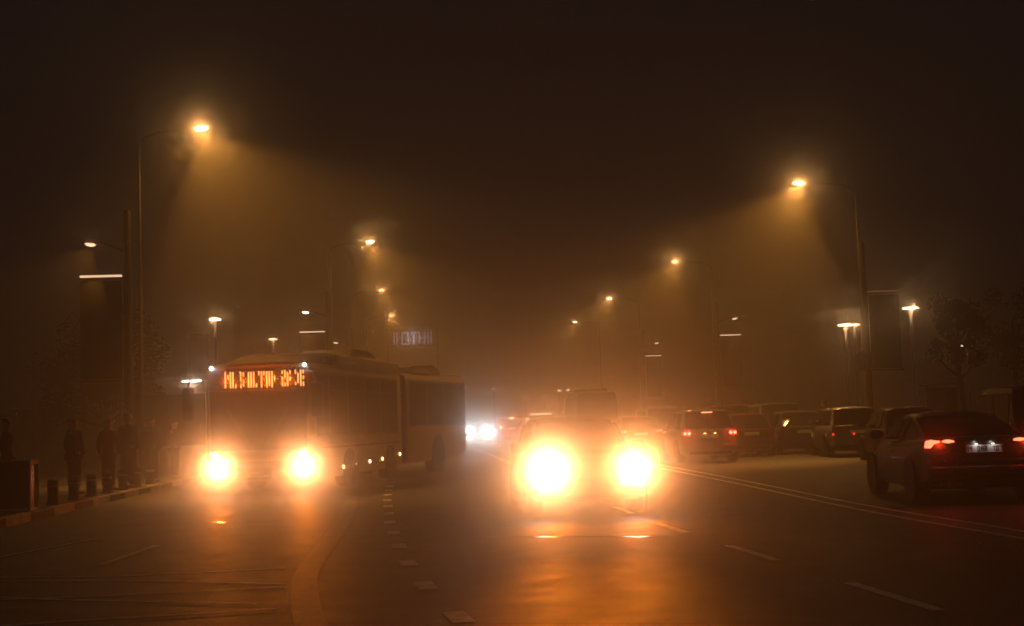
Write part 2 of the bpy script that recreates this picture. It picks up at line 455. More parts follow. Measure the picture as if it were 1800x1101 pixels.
def glyphs(b, text, cx_, cz, h, y, th=.003, adv=.72):
    F = {'0': ['-|_', 'O'], }
    seg = {'3': 'abgcd', '4': 'fgbc', '0': 'abcdef', 'H': 'fegbc', 'R': 'feabgr', 'B': 'abcdefg', '7': 'abc', '2': 'abged', '1': 'bc', '5': 'afgcd', 'O': 'abcdef', 'D': 'abcdef', '6': 'afgedc'}
    w = h * .5; s = h * .14; x = cx_ - len(text) * h * adv / 2
    for ch in text:
        for q in seg.get(ch, ''):
            X0, X1, Z0, Z1, ZM = x, x + w, cz - h / 2, cz + h / 2, cz
            bx = {'a': (X0, Z1 - s, X1, Z1), 'd': (X0, Z0, X1, Z0 + s), 'g': (X0, ZM - s / 2, X1, ZM + s / 2), 'b': (X1 - s, ZM, X1, Z1), 'c': (X1 - s, Z0, X1, ZM), 'f': (X0, ZM, X0 + s, Z1), 'e': (X0, Z0, X0 + s, ZM)}
            if q == 'r': b.loft([[(X0 + w * .3, yy, ZM), (X0 + w * .3 + s, yy, ZM), (X1, yy, Z0), (X1 - s, yy, Z0)] for yy in (y, y - th)]); continue
            x0, z0, x1, z1 = bx[q]; b.box((x0, y - th, z0), (x1, y, z1))
        x += h * adv

def car(name, label, cat, x, y, rz, style='hatch', paint='silver', L=4.3, W=1.8, H=1.5, tail=None, front=None, brake=None, plate='dark', group=None, detail=1, tailz=.92, roofpaint=None):
    t = thing(name, label, cat, (x, y, 0), rz, group)
    hw = W / 2; hl = L / 2
    belt = {'sedan': .985, 'hatch': .95, 'suv': 1.05, 'van': 1.08}[style] * (H / {'sedan': 1.43, 'hatch': 1.5, 'suv': 1.65, 'van': 1.9}[style])
    deck = {'sedan': belt + .06, 'hatch': belt, 'suv': belt, 'van': belt}[style]
    hoodz = belt - .12
    nose = belt - .28
    zt_tab = [(-hl, deck - .03), (-hl + .12, deck), (-hl + 1.0, belt + .02), (.2, belt), (hl - 1.35, belt - .01), (hl - 1.1, hoodz), (hl - .25, nose + .03), (hl, nose - .10)]
    zb_tab = [(-hl, .36), (-hl + .3, .24), (-hl + .8, .2), (hl - .8, .2), (hl - .2, .22), (hl, .30)]
    w_tab = [(-hl, .86), (-hl + .08, .93), (-hl + .5, .985), (-.3, 1.0), (hl - .9, .985), (hl - .3, .93), (hl - .06, .84), (hl, .76)]
    ys = [-hl, -hl + .05, -hl + .14, -hl + .4, -hl + .8, -hl + 1.3, -.4, .3, hl - 1.35, hl - 1.1, hl - .7, hl - .3, hl - .1, hl]
    rings = []
    for yy in ys:
        w = hw * lerp(yy, w_tab); zb = lerp(yy, zb_tab); zt = lerp(yy, zt_tab); h = zt - zb
        half = [(w * .80, zb), (w * .96, zb + .10 * h), (w * .995, zb + .32 * h), (w, zb + .55 * h), (w * .985, zb + .76 * h), (w * .955, zb + .90 * h), (w * .90, zb + .975 * h), (w * .78, zt), (w * .35, zt + .018)]
        rings.append([(px, yy, pz) for px, pz in half] + [(-px, yy, pz) for px, pz in half[::-1]])
    b = MB(); b.loft(rings); b.build('body', M[paint], t, ang=50)
    # cabin
    cab = {'sedan': (hl - 1.30, hl - 2.05, -hl + 1.65, -hl + .50), 'hatch': (hl - 1.05, hl - 1.85, -hl + .75, -hl + .12),
           'suv': (hl - 1.15, hl - 1.85, -hl + .50, -hl + .10), 'van': (hl - .75, hl - 1.5, -hl + .22, -hl + .06)}[style]
    yc, yf, yr, yb = cab
    wb = hw * .905; wr = hw * {'sedan': .66, 'hatch': .70, 'suv': .74, 'van': .82}[style]
    st = [(yc, belt - .02, .93), ((yc + yf) / 2 + .05, None, .96), (yf, H - .05, 1), (yf - .25, H - .008, 1), ((yf + yr) / 2, H, 1), (yr + .25, H - .02, 1), (yr, H - .07, 1), ((yr + yb) / 2, None, .97), (yb, deck - .015, .92)]
    ring = []
    for i, (yy, zr, k) in enumerate(st):
        if zr is None: zr = (st[i - 1][1] + st[i + 1][1]) / 2 + .02
        f = max(0, (zr - belt) / (H - belt)); zb = belt - .05; ww = wb * k; w2 = ww + (wr * k - ww) * f
        half = [(ww, zb), (ww + (w2 - ww) * .92 + .0, zb + (zr - zb) * .86), (w2 - .04, zr - .012), (w2 * .55, zr + .02 * f)]
        ring.append([(px, yy, pz) for px, pz in half] + [(-px, yy, pz) for px, pz in half[::-1]])
    b = MB(); b.loft(ring); b.build('cabin', M[roofpaint or paint], t, ang=40)
    n = 8
    def S(i, j): return Vector(ring[i][j])
    # windscreen / rear window laid over the sloped ends
    b = MB()
    def screen(rows, way):      # glass that follows the crown of the cabin
        for i in rows:
            for j in (2, 3, 4):
                q = [S(i, j), S(i, j + 1), S(i + 1, j + 1), S(i + 1, j)]
                up = (q[1] - q[0]).cross(q[2] - q[0]).dot(Vector((0, way, .5))) > 0
                b.panel(q, .006 if up else -.012, .006)
    screen((0, 1), 1)
    b.build('windscreen', M['glass'], t)
    b = MB()
    screen((6, 7), -1)
    b.build('rear_window', M['glass'], t)
    # side windows: in the plane of the cabin flank
    ym = (yf + yr) / 2
    for s in (1, -1):
        for (ya, yd) in ((yf + .25, ym + .06), (ym - .04, yr + .1)):
            def fl(yy, f):   # point on the flank at height share f
                w0 = wb; w1 = wb + (wr - wb)
                return Vector((s * (w0 + (w1 - w0) * f), yy, (belt - .05) + (H - belt + .05) * f))
            top = .84
            q = [fl(ya + (.25 if ya > ym else 0), .10), fl(yd, .10), fl(yd, top), fl(ya - (.12 if ya > ym else 0), top)]
            b = MB(); off = .012 if ((q[1] - q[0]).cross(q[2] - q[0])).x * s > 0 else -.018
            b.panel(q, off, .006); b.build('side_window', M['glass'], t)
    for yy in (hl - .82, -hl + .80):
        for s in (1, -1):
            # dark arch, then the wheel in it
            r = .335 if style != 'suv' else .36
            wheel(t, s * (hw - .03), yy, r, .20, s)
            b = MB(); b.lathe([(r + .045, -.03), (r + .045, .006), (r + .015, .008), (r + .015, -.03)], (s * (hw - .006) if s > 0 else -hw + .006, yy, r + .01), 28, axis='x'); b.build('wheel_arch', M['black'], t)
    for s in (1, -1):   # mirrors
        b = MB(); b.loft([[(s * (hw - .06 + d), yc - .35 + e, belt + .09 + zz_ * h_) for e, zz_ in ((-.07, -1), (.07, -1), (.09, 0), (.05, 1), (-.06, 1), (-.08, 0))] for d, h_ in ((0, .03), (.06, .07), (.18, .075), (.22, .04))])
        b.build('mirror', M['black' if paint in ('darkpaint',) else paint], t)
    # rear: bumper, lights, plate
    b = MB(); b.loft([[(s_ * hw * .94, -hl + .16, z) for s_, z in ((-1, .34), (1, .34), (1, .62), (-1, .62))], [(s_ * hw * .90, -hl - .03, z) for s_, z in ((-1, .38), (1, .38), (1, .58), (-1, .58))], [(s_ * hw * .84, -hl - .06, z) for s_, z in ((-1, .40), (1, .40), (1, .56), (-1, .56))]])
    b.build('bumper', M[paint], t, bevel=.01)
    b = MB(); b.box((-hw * .7, -hl - .045, .27), (hw * .7, -hl + .1, .375)); b.build('bumper_valance', M['black'], t, bevel=.01)
    for s in (1, -1):
        if style == 'sedan':   # slim lights with a hooked outer end
            o1 = [(.85, -.085), (.775, -.09), (.72, -.03), (.64, -.014), (.64, .014), (.76, .03), (.83, .01)]
            o2 = [(.605, -.008), (.52, -.024), (.43, -.012), (.435, .012), (.52, .03), (.60, .014)]
            shapes = [('tail_light', o1), ('tail_light', o2)]
        elif style == 'van':
            shapes = [('tail_light', [(hw - .05, -.25), (hw - .15, -.25), (hw - .15, .2), (hw - .06, .2)])]
        else:
            shapes = [('tail_light', [(hw - .07, -.12), (hw - .34, -.12), (hw - .36, .07), (hw - .1, .09)])]
        for nm, po in shapes:
            b = MB(); b.prism([(s * px, tailz + pz) for px, pz in po], -hl - .022, -hl + .08)
            o = b.build(nm, M[tail] if (tail and style == 'sedan') else M['red_lens'], t, bevel=.004)
            if tail and style != 'sedan':
                for cxx in ((hw - .15, hw - .28) if style != 'van' else (hw - .10,)):
                    b = MB(); b.lathe([(.01, -.006), (.05, -.006), (.052, .004)], (s * cxx, -hl - .024, tailz - .02), 14, axis='y'); b.build('bulb', M[tail], o)
    b = MB(); b.box((-.26, -hl - .035, tailz - .17), (.26, -hl - .022, tailz - .06)); pl = b.build('number_plate', M['plate'], t)
    if plate != 'dark':
        b = MB(); glyphs(b, plate, 0, tailz - .115, .075, -hl - .036); b.build('plate_number', M['ink'], pl)
    b = MB(); b.box((-.16, yb - .0 if style == 'sedan' else yr - .17, H - .10 if style != 'sedan' else deck + .06), (.16, yb + .05 if style == 'sedan' else yr - .05, H - .075 if style != 'sedan' else deck + .08))
    if style != 'sedan': b.build('brake_light', M[brake] if brake else M['red_lens'], t)
    # front: grille, lights
    b = MB(); b.box((-.45, hl - .04, .42), (.45, hl + .012, nose - .16)); b.build('grille', M['black'], t, bevel=.01)
    b = MB(); b.loft([[(s_ * hw * .93, hl - .25, z) for s_, z in ((-1, .25), (1, .25), (1, .5), (-1, .5))], [(s_ * hw * .80, hl + .02, z) for s_, z in ((-1, .27), (1, .27), (1, .46), (-1, .46))]]); b.build('front_bumper', M[paint], t, bevel=.01)
    for s in (1, -1):
        b = MB(); b.loft([[(s * px, yy, pz) for px, pz in ((hw * .50, nose - .24), (hw * .86, nose - .22), (hw * .88, nose - .06), (hw * .52, nose - .11))] for yy in (hl - .22, hl - .0)])
        b.build('headlight', M[front] if front else M['clear_lens'], t, bevel=.008)
    if detail > 1:
        b = MB(); b.tube([(-.6, -hl - .03, .66), (.6, -hl - .03, .66)], .008, 6); b.build('trim_strip', M['chrome'], t)
        for s in (1, -1):
            b = MB(); b.tube([(s * .55, -hl - .06, .33), (s * .55, -hl + .1, .33)], .04, 12); b.build('exhaust_pipe', M['chrome'], t)
            b = MB(); b.tube([(s * (wb - .0), yr + .3, belt + .0), (s * (wb + .004), yf - .1, belt + .0)], .010, 6); b.build('window_trim', M['chrome'], t)
            for yy in (-.2, .9 - .15):
                b = MB(); b.tube([(s * (hw + .012), yy - .1, belt - .16), (s * (hw + .022), yy, belt - .155), (s * (hw + .012), yy + .1, belt - .16)], .012, 6); b.build('door_handle', M['chrome'], t)
    return t

def headlights(t, hl, z, sep, power_o, power_w, aim, wcol=WHITE, ocol=ORANGE, wang=13, oang=165, gap=.10, xo=0.0):
    for s in (1, -1):
        x = xo + s * sep / 2
        p = Matrix.Translation(t.location) @ Matrix.Rotation(t.rotation_euler.z, 4, 'Z') @ Vector((x, hl + gap, z))
        aim = aimlocal(t.rotation_euler.z, p, (0, 0, 1.42))
        up = aimlocal(t.rotation_euler.z, p, (0, 0, 1.6))
        lamp('SPOT', 'headlight_glow', t, (x, hl + gap, z), power_o, ocol, .05, up, oang, 1.0)
        if p.y < 80: lamp('SPOT', 'headlight_dipped', t, (x, hl + gap, z), power_o * .15, ocol, .05, (0, 1, -.16), 64, 1.0)
        flare = 1.0 if p.y > 80 else (1.0 if t is bus_ref[0] else (1.45 if p.x < 2.4 else .85))
        lamp('SPOT', 'headlight_beam', t, (x, hl + gap, z), power_w * flare, wcol, .05, aim, wang, 1.0)

bus_ref = [None]
# the oncoming car in the middle
def aimlocal(rz, p, q):
    d = Vector(q) - Vector(p); return (Matrix.Rotation(-rz, 3, 'Z') @ d).normalized()
rz = PI + math.radians(1.0)
hcar = (2.46, 22.6)
t = car('car', 'oncoming dark car in the middle of the road with both headlights blazing', 'car', hcar[0], hcar[1], rz, 'hatch', 'midgrey', 4.3, 1.82, 1.48, front='head_glow')
aim = aimlocal(rz, (hcar[0], 20.4, .72), (0, 0, 1.3))
headlights(t, 2.15, .71, 1.30, 1150, 1150, aim, wang=5.6, oang=20)

# ------------------------------------------------------------------ bus
rzb = math.radians(165.94)
BX = Vector((-2.54, 31.8)); ux = Vector((math.cos(rzb), math.sin(rzb)))
bc = BX + ux * 1.275           # centre of the bus front on the ground (local +x is its kerb side)
bus = thing('articulated_bus', 'long articulated city bus with amber destination display pulling in at the left stop', 'bus', (bc.x, bc.y, 0), rzb)
def side_ring(y, hwid, z0, z1, r=.14):
    half = [(hwid * .97, z0), (hwid, z0 + .12), (hwid, z1 - r), (hwid - r * .3, z1 - r * .35), (hwid - r, z1), (hwid * .4, z1 + .03)]
    return [(px, y, pz) for px, pz in half] + [(-px, y, pz) for px, pz in half[::-1]]
HW = 1.275
b = MB(); b.loft([side_ring(-.0, HW * .985, .30, 2.93), side_ring(-.05, HW, .28, 2.99), side_ring(-2.0, HW, .28, 3.0), side_ring(-8.0, HW, .32, 3.0)])
b.build('body', M['busyellow'], bus, ang=30)
# front mask: dark glass from the bumper to the roof
b = MB(); b.loft([[(px, yy, pz) for px, pz in ((-1.16, 1.0), (1.16, 1.0), (1.19, 2.38), (-1.19, 2.38))] for yy in (.0, .03)]); ws = b.build('windscreen', M['busglass'], bus, bevel=.01)
for s in (1, -1):
    b = MB(); b.tube([(s * .15, .05, 1.02), (s * .45, .055, 1.5), (s * .75, .055, 1.95)], .012, 6); b.build('wiper', M['black'], ws)
b = MB(); b.loft([[(px, yy, pz) for px, pz in ((-1.19, 2.40), (1.19, 2.40), (1.17, 2.88), (-1.17, 2.88))] for yy in (.0, .028)]); disp = b.build('destination_display', M['black'], bus, bevel=.01)
k = .001685
led = [(328, 300, 470), (367, 330, 385), (403, 300, 470), (440, 300, 470), (480, 425, 470), (553, 300, 345), (553, 350, 400), (553, 425, 468), (592, 305, 350), (592, 385, 455),
       (667, 305, 465), (705, 300, 465), (741, 300, 465), (781, 420, 465), (816, 295, 340), (855, 295, 465), (890, 295, 340), (930, 295, 465), (968, 295, 450), (1006, 295, 465), (1043, 340, 395),
       (1156, 290, 330), (1156, 355, 400), (1156, 405, 455), (1193, 285, 370), (1193, 415, 455), (1231, 305, 455), (1268, 290, 330), (1268, 355, 400),
       (1345, 285, 330), (1345, 410, 445), (1381, 315, 425), (1420, 285, 455), (1458, 285, 325), (1458, 345, 385), (1458, 405, 455)]
b = MB()
for x, z0, z1 in led:
    X = 1.275 - (x - 41) * k; Z0 = 2.82 - (z1 - 290) * .00226 + .015 - (x - 900) * .000045; Z1 = 2.82 - (z0 - 290) * .00226 + .015 - (x - 900) * .000045; w = .016
    b.loft([[(X - w, yy, Z0 + .02), (X - w * .5, yy, Z0), (X + w * .5, yy, Z0), (X + w, yy, Z0 + .02), (X + w, yy, Z1 - .02), (X + w * .5, yy, Z1), (X - w * .5, yy, Z1), (X - w, yy, Z1 - .02)] for yy in (.03, .036)])
b.build('led_text', M['led'], disp)
b = MB(); X = 1.275 - (1490 - 41) * k; b.lathe([(.012, 0), (.015, .006)], (X, .03, 2.66), 8, axis='y'); b.build('led_dot', M['led_dim'], disp)
for x in (.75, .25, -.25, -.75): lamp('POINT', 'display_light', bus, (x, .22, 2.60), 12, (1, .15, .006), .08)
# front bumper, grille and lamps
b = MB(); b.loft([[(px, yy, pz) for px, pz in ((-1.26, .30), (1.26, .30), (1.25, .92), (-1.25, .92))] for yy in (-.04, .05)]); b.build('front_bumper', M['busyellow'], bus, bevel=.02)
b = MB(); b.box((-.55, .05, .52), (.55, .062, .74)); b.build('grille', M['black'], bus)
b = MB(); b.box((-.26, .062, .38), (.26, .07, .49)); b.build('number_plate', M['plate'], bus)
for s in (1, -1):
    b = MB(); b.loft([[(s * px, yy, pz) for px, pz in ((.74, .56), (1.16, .58), (1.17, .98), (.86, .94))] for yy in (.04, .065)]); h = b.build('headlight', M['clear_lens'], bus, bevel=.01)
    b = MB(); b.lathe([(.01, 0), (.085, 0), (.08, .012)], (s * .97, .066, .68), 18, axis='y'); b.build('beam', M['head_glow'], h)
    b = MB(); b.lathe([(.01, 0), (.055, 0), (.05, .012)], (s * 1.06, .066, .90), 14, axis='y'); b.build('running_light', M['corner_glow'], h)
    b = MB(); b.lathe([(.01, 0), (.028, 0), (.026, .012)], (s * 1.15, .066, .945), 12, axis='y'); b.build('indicator', M['side_glow'], h)
    b = MB(); b.lathe([(.01, 0), (.045, 0), (.035, .03)], (s * 1.14, .0 + .02, 2.935), 14, axis='y'); b.build('corner_light', M['corner_glow'], bus)
    lamp('POINT', 'corner_lamp', bus, (s * 1.14, .14, 2.935), 2.5, (.62, .70, 1), .03)
aimb = aimlocal(rzb, (bc.x, bc.y, .68), (0, 0, 1.2))
bus_ref[0] = bus
headlights(bus, .06, .60, 2.08, 780, 780, aimb, wang=5.6, oang=20, gap=.12, xo=-.10)
# roof fairing and air conditioners
def pod(parent, m, y0, y1, hw_, z0, z1, sl=.35, off=0, name='roof_unit'):
    b = MB()
    b.loft([[(px * hw_ + off, y, z0 + (z1 - z0) * h) for px, h in ((-1, 0), (1, 0), (.97, .6 * q + .05), (.85, q), (-.85, q), (-.97, .6 * q + .05))] for y, q in ((y1, .12), (y1 - sl, .9), (y1 - sl * 1.6, 1), (y0 + sl * 1.2, 1), (y0 + sl * .5, .85), (y0, .15))])
    return b.build(name, m, parent, ang=40)
pod(bus, M['busroof'], -4.6, -.55, 1.10, 2.99, 3.31, .9)
pod(bus, M['busyellow'], -8.0, -4.75, 1.16, 2.99, 3.33, .35)
pod(bus, M['dark_steel'], -7.2, -5.0, .8, 3.32, 3.58, .3)
b = MB(); b.box((-1.27, -7.96, 2.86), (-1.10, -2.2, 3.24)); b.build('roof_fairing', M['busyellow'], bus, bevel=.04)
# left flank (towards the camera side) and right flank windows
def flank(parent, ysegs, z0=1.30, z1=2.72, x=HW, sides=(-1, 1)):
    for s in sides:
        b = MB(); b.box((s * x - .004 if s < 0 else s * x - .02, ysegs[-1], z0 - .05), (s * x + .02 if s < 0 else s * x + .004, ysegs[0], z1 + .06))
        b.build('window_band', M['black'], parent)
        for a, c in zip(ysegs, ysegs[1:]):
            b = MB(); b.box((s * x - .010 if s < 0 else s * x, c + .05, z0), (s * x if s < 0 else s * x + .010, a - .05, z1)); w = b.build('window', M['busglass'], parent)
            b = MB(); b.box((s * x - .016 if s < 0 else s * x + .01, c + .07, z1 - .36), (s * x - .010 if s < 0 else s * x + .016, a - .07, z1 - .335)); b.build('window_rail', M['dark_steel'], w)
flank(bus, [-.35, -1.35, -2.85, -4.35, -5.85, -7.6])
for x0 in (-HW,):    # marker lamps low on the flank
    for yy, z in ((-2.39, .49), (-3.35, .53), (-4.69, .55), (-5.91, .58), (-7.75, .66)):
        b = MB(); b.lathe([(.048, 0), (.048, .014), (.025, .03)][::1], (x0 - .0, yy, z), 12, axis='x')
        for v in b.v: v.x = 2 * x0 - v.x
        b.build('marker_light', M['side_glow'], bus)
    b = MB(); b.box((-HW - .012, -.8, .98), (-HW - .001, -7.9, 1.02)); b.build('trim_line', M['dark_steel'], bus)
for yy in (-2.87, -6.75):
    for s in (1, -1):
        b = MB(); b.lathe([(.50, -.03), (.50, .004), (.44, .006), (.44, -.03)], (s * HW, yy, .45), 26, axis='x'); b.build('wheel_arch', M['black'], bus)
        wheel(bus, s * (HW + .003), yy, .43, .28, s)
# bellows
b = MB(); rings = []
for i in range(13):
    y = -8.0 - i * .055; rr = 1.19 if i % 2 else 1.25
    rings.append(side_ring(y, rr, .42, 2.94 if i % 2 else 2.98, .12))
b.loft(rings); b.build('bellows', M['rubber'], bus, ang=10)
# rear section bends around the joint
def bend(o):
    o.rotation_euler = (0, 0, 0)
    return o
rear_rz = math.radians(160.4) - rzb
JW = Vector((-.57, 39.66))     # where the near flanks meet
jl = Matrix.Rotation(-rzb, 2) @ (JW - bc)
def R_(b):
    m = Matrix.Rotation(rear_rz, 4, 'Z')
    piv = Vector((-HW, 0, 0))
    for i, v in enumerate(b.v):
        q = m @ (v - piv); b.v[i] = Vector((q.x + jl.x, q.y + jl.y, q.z))
    return b
RL = 6.1
b = MB(); b.loft([side_ring(-.45, HW, .36, 3.0), side_ring(-4.2, HW, .40, 3.02), side_ring(-RL + .8, HW, .46, 3.05), side_ring(-RL + .1, HW * .995, .60, 3.04), side_ring(-RL, HW * .96, .72, 2.96)])
R_(b).build('rear_body', M['busyellow'], bus, ang=30)
for s in (1, -1):
    b = MB(); x = s * HW; b.box((min(x, x + s * .004), -RL + .12, 1.42), (max(x, x + s * .004), -.5, 2.80)); R_(b).build('window_band', M['black'], bus)
    for a, c in ((-.6, -2.2), (-2.2, -3.8), (-3.8, -RL + .25)):
        b = MB(); b.box((min(x, x + s * .010), c + .05, 1.48), (max(x, x + s * .010), a - .05, 2.74)); R_(b).build('window', M['busglass'], bus)
    for yy in (-3.13,):
        b = MB(); b.lathe([(.60, -.03), (.60, .004), (.52, .006), (.52, -.03)], (s * HW, yy, .54), 26, axis='x'); R_(b).build('wheel_arch', M['black'], bus)
        b = MB(); b.lathe([(.28, 0), (.46, 0), (.48, s * .03), (.48, -s * .3), (.3, -s * .3)], (s * (HW + .003), yy, .48), 26, axis='x'); w = R_(b).build('wheel', M['rubber'], bus)
        b = MB(); b.lathe([(.02, s * .01), (.12, s * .008), (.27, -s * .03), (.27, -s * .2)], (s * HW, yy, .48), 20, axis='x'); R_(b).build('rim', M['rim'], w)
b = MB(); b.box((-HW - .02, -RL - .06, 1.02), (-HW + .3, -RL + .05, 1.14)); R_(b).build('tail_light', M['red_lens'], bus, bevel=.01)
for (y0, y1, z1, h_) in ((-2.9, -1.2, 3.22, .8), (-4.7, -3.75, 3.36, .45)):
    b = MB()
    b.loft([[(px * h_ - .45, y, 3.02 + (z1 - 3.02) * h) for px, h in ((-1, 0), (1, 0), (.95, .7 * q), (.7, q), (-.7, q), (-.95, .7 * q))] for y, q in ((y1, .2), (y1 - .2, .9), ((y0 + y1) / 2, 1.05), (y0 + .2, .9), (y0, .2))])
    R_(b).build('roof_unit', M['dark_steel'], bus)
# mirrors
for s in (1, -1):
    b = MB(); b.tube([(s * 1.15, .02, 2.72), (s * 1.28, .22, 2.78), (s * 1.50, .38, 2.74), (s * 1.56, .40, 2.5)], .028, 8); b.build('mirror_arm', M['black'], bus)
    b = MB(); b.box((s * 1.56 - .13, .33, 1.72), (s * 1.56 + .13, .46, 2.5)); b.build('mirror', M['black'], bus, bevel=.04)

# ------------------------------------------------------------------ traffic and parked vehicles
t = car('car', 'silver estate car braking ahead with four round red tail lamps, beside the oncoming car', 'car', 8.93, 44.2, math.radians(-1), 'suv', 'silver', 4.4, 1.86, 1.66, tail='stop_glow', brake='stop_glow', tailz=.95)
for s in (1, -1): lamp('POINT', 'tail_glow', t, (s * .70, -2.32, .95), 7.0, (1, .06, .01), .05)
lamp('POINT', 'brake_glow', t, (0, -2.2, 1.45), .8, (1, .06, .01), .05)
for s in (.16, -.16):
    pl = [o for o in t.children if o.name.startswith('number_plate')][0]
    b = MB(); b.box((s - .03, -2.245, .915), (s + .03, -2.222, .93)); b.build('plate_lamp', M['side_glow'], pl)

t = car('car', 'dark saloon at the right edge with hooked red tail lights and a lit number plate', 'car', 8.60, 22.1, math.radians(-8), 'sedan', 'darkpaint', 4.7, 1.86, 1.37, tail='tail_glow', plate='34 OHR 707', tailz=.945, detail=2)
for s in (1, -1): lamp('POINT', 'tail_glow', t, (s * .64, -2.48, .90), 3.5, (1, .045, .006), .05)
pl = [o for o in t.children if o.name.startswith('number_plate')][0]
for s in (.12, -.12):
    b = MB(); b.box((s - .02, -2.40, .895), (s + .02, -2.375, .902)); b.build('plate_lamp', M['plate_lamp'], pl)
    lamp('SPOT', 'plate_light', t, (s, -2.43, .925), .35, (1, .93, .85), .01, (0, .8, -1), 150, .6)

car('car', 'dark grey hatchback parked on the right in front of the pale van', 'car', 13.75, 50.2, math.radians(-4), 'hatch', 'greypaint', 4.2, 1.84, 1.54, group='vehicles parked on the right')
car('van', 'pale van with a bright roof edge behind the dark grey hatchback', 'van', 15.0, 58.2, math.radians(-4), 'van', 'pale', 4.7, 1.95, 1.92, group='vehicles parked on the right')
t = car('car', 'silver hatchback parked just left of the dark saloon with two small red reflectors', 'car', 14.15, 45.2, math.radians(-6), 'suv', 'silver', 4.2, 1.80, 1.60, group='vehicles parked on the right')
for xx in (-.80, -.14):
    b = MB(); b.lathe([(.005, 0), (.04, 0), (.038, -.01)], (xx, -2.15, .74), 12, axis='y'); b.build('reflector', M['reflector_glow'], t)  # no lamps: their returned glint is put in as a weak red glow
car('car', 'small dark car whose roof shows over the dark saloon boot, third from right', 'car', 13.7, 38.6, math.radians(-8), 'hatch', 'darkpaint', 4.1, 1.78, 1.52, group='vehicles parked on the right')
car('car', 'small dark red car squeezed between the braking car and the pale van', 'car', 11.6, 49.0, math.radians(-5), 'hatch', 'redpaint', 4.0, 1.74, 1.50, group='vehicles parked on the right')
car('car', 'dark hatchback behind the silver one, only its roof and left side showing', 'car', 16.6, 52.5, math.radians(-5), 'suv', 'darkpaint', 4.2, 1.82, 1.62, group='vehicles parked on the right')
car('van', 'dark red van parked beyond the braking silver car', 'van', 12.15, 55.0, math.radians(-4), 'van', 'redpaint', 4.5, 1.9, 1.88, group='vehicles parked on the right')
car('van', 'grey van with a pale roof line left of the braking silver car', 'van', 10.95, 63.0, math.radians(-2), 'van', 'greypaint', 4.8, 1.95, 1.92, group='vehicles queuing beyond the oncoming car', roofpaint='pale')
t = car('car', 'car half hidden by the right headlight glare with one white-red tail lamp', 'car', 8.45, 54.5, math.radians(-1), 'hatch', 'greypaint', 4.3, 1.82, 1.52, tail='tail_glow', group='vehicles queuing beyond the oncoming car', tailz=.98)
lamp('POINT', 'tail_glow', t, (-.65, -2.3, .98), 1.2, (1, .10, .02), .05)
# tall minibus behind the oncoming car
t = car('minibus', 'tall dark minibus looming right behind the oncoming car', 'minibus', 7.15, 58.2, 0, 'van', 'darkpaint', 5.6, 1.98, 2.62, group='vehicles queuing beyond the oncoming car', tailz=1.2)
b = MB(); b.box((-.6, -1.6, 2.62), (.6, .2, 2.76)); b.build('roof_unit', M['dark_steel'], t, bevel=.05)
car('car', 'dark tall vehicle with a curved bright roof edge behind the dark saloon', 'car', 12.95, 28.6, math.radians(-10), 'van', 'darkpaint', 4.4, 1.9, 1.84, group='vehicles parked on the right')
car('van', 'black van cut off by the right picture edge beside the dark saloon', 'van', 14.0, 26.3, math.radians(-10), 'van', 'darkpaint', 4.6, 1.9, 1.68, group='vehicles parked on the right')
# far traffic
rz = PI
t = car('car', 'far oncoming car with blue-white headlights just right of the bus tail', 'car', 3.9, 98.2, PI, 'hatch', 'greypaint', 4.3, 1.8, 1.5, front='head_glow', group='far traffic in the haze')
headlights(t, 2.15, .90, 1.44, 60, 900, None, (.66, .80, 1), (.55, .68, 1), 5, 30)
t = car('car', 'far car with red tail and brake lamps between the white glare and the centre', 'car', 6.55, 102.2, 0, 'van', 'redpaint', 4.5, 1.85, 1.9, tail='far_tail', brake='far_tail', group='far traffic in the haze', tailz=1.2)
for s in (1, -1): lamp('POINT', 'tail_glow', t, (s * .7, -2.4, 1.2), 60, (1, .07, .012), .05)
t = car('van', 'far van with a pale lit roof band right of the red tail lamps', 'van', 8.0, 94.0, 0, 'van', 'greypaint', 4.9, 1.95, 2.15, tail='far_tail', group='far traffic in the haze', tailz=1.0)
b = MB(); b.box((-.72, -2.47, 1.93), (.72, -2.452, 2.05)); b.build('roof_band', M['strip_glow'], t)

# ------------------------------------------------------------------ left pavement: bollards, bin, people, shelter
def make_bollard():
    t = thing('bollard', '', 'bollard', (0, 0, .15), 0, 'short bollards along the left kerb')
    b = MB(); b.lathe([(.115, 0), (.115, .03), (.095, .05), (.09, .42), (.095, .46), (.08, .50), (.02, .52)], n=18); b.build('post', M['dark_steel'], t)
    b = MB(); b.lathe([(.092, .34), (.0945, .345), (.0945, .385), (.092, .39)], n=18); b.build('reflective_band', M['kerb_pale'], t)
    return t
bol = make_bollard()
spots = [(-7.12, 27.0, 'thick dark bollard nearest the litter bin at the left kerb'), (-7.15, 28.7, 'second bollard along the left kerb counted from the litter bin'),
         (-7.15, 30.2, 'third bollard along the left kerb, in front of the leftmost standing person'), (-7.15, 31.7, 'fourth bollard along the left kerb counted from the litter bin'),
         (-7.15, 33.3, 'fifth bollard along the left kerb, in front of the group of people'), (-7.15, 34.9, 'sixth bollard along the left kerb counted from the litter bin'),
         (-7.15, 36.6, 'last bollard along the left kerb, closest to the bus glare'), (-7.35, 23.6, 'bollard at the left picture edge in front of the litter bin')]
for i, (x, y, lb) in enumerate(spots):
    o = bol if i == 0 else copy_tree(bol)
    o.location = (x, y, .15); o['label'] = lb
    if i == 0: o.scale = (1.15, 1.15, .95)
t = thing('litter_bin', 'dark square litter bin with a bright metal frame on its road side', 'litter bin', (-7.28, 25.2, .15), 0)
b = MB(); b.box((-.30, -.25, .04), (.27, .25, .84)); b.build('body', M['black'], t, bevel=.02)
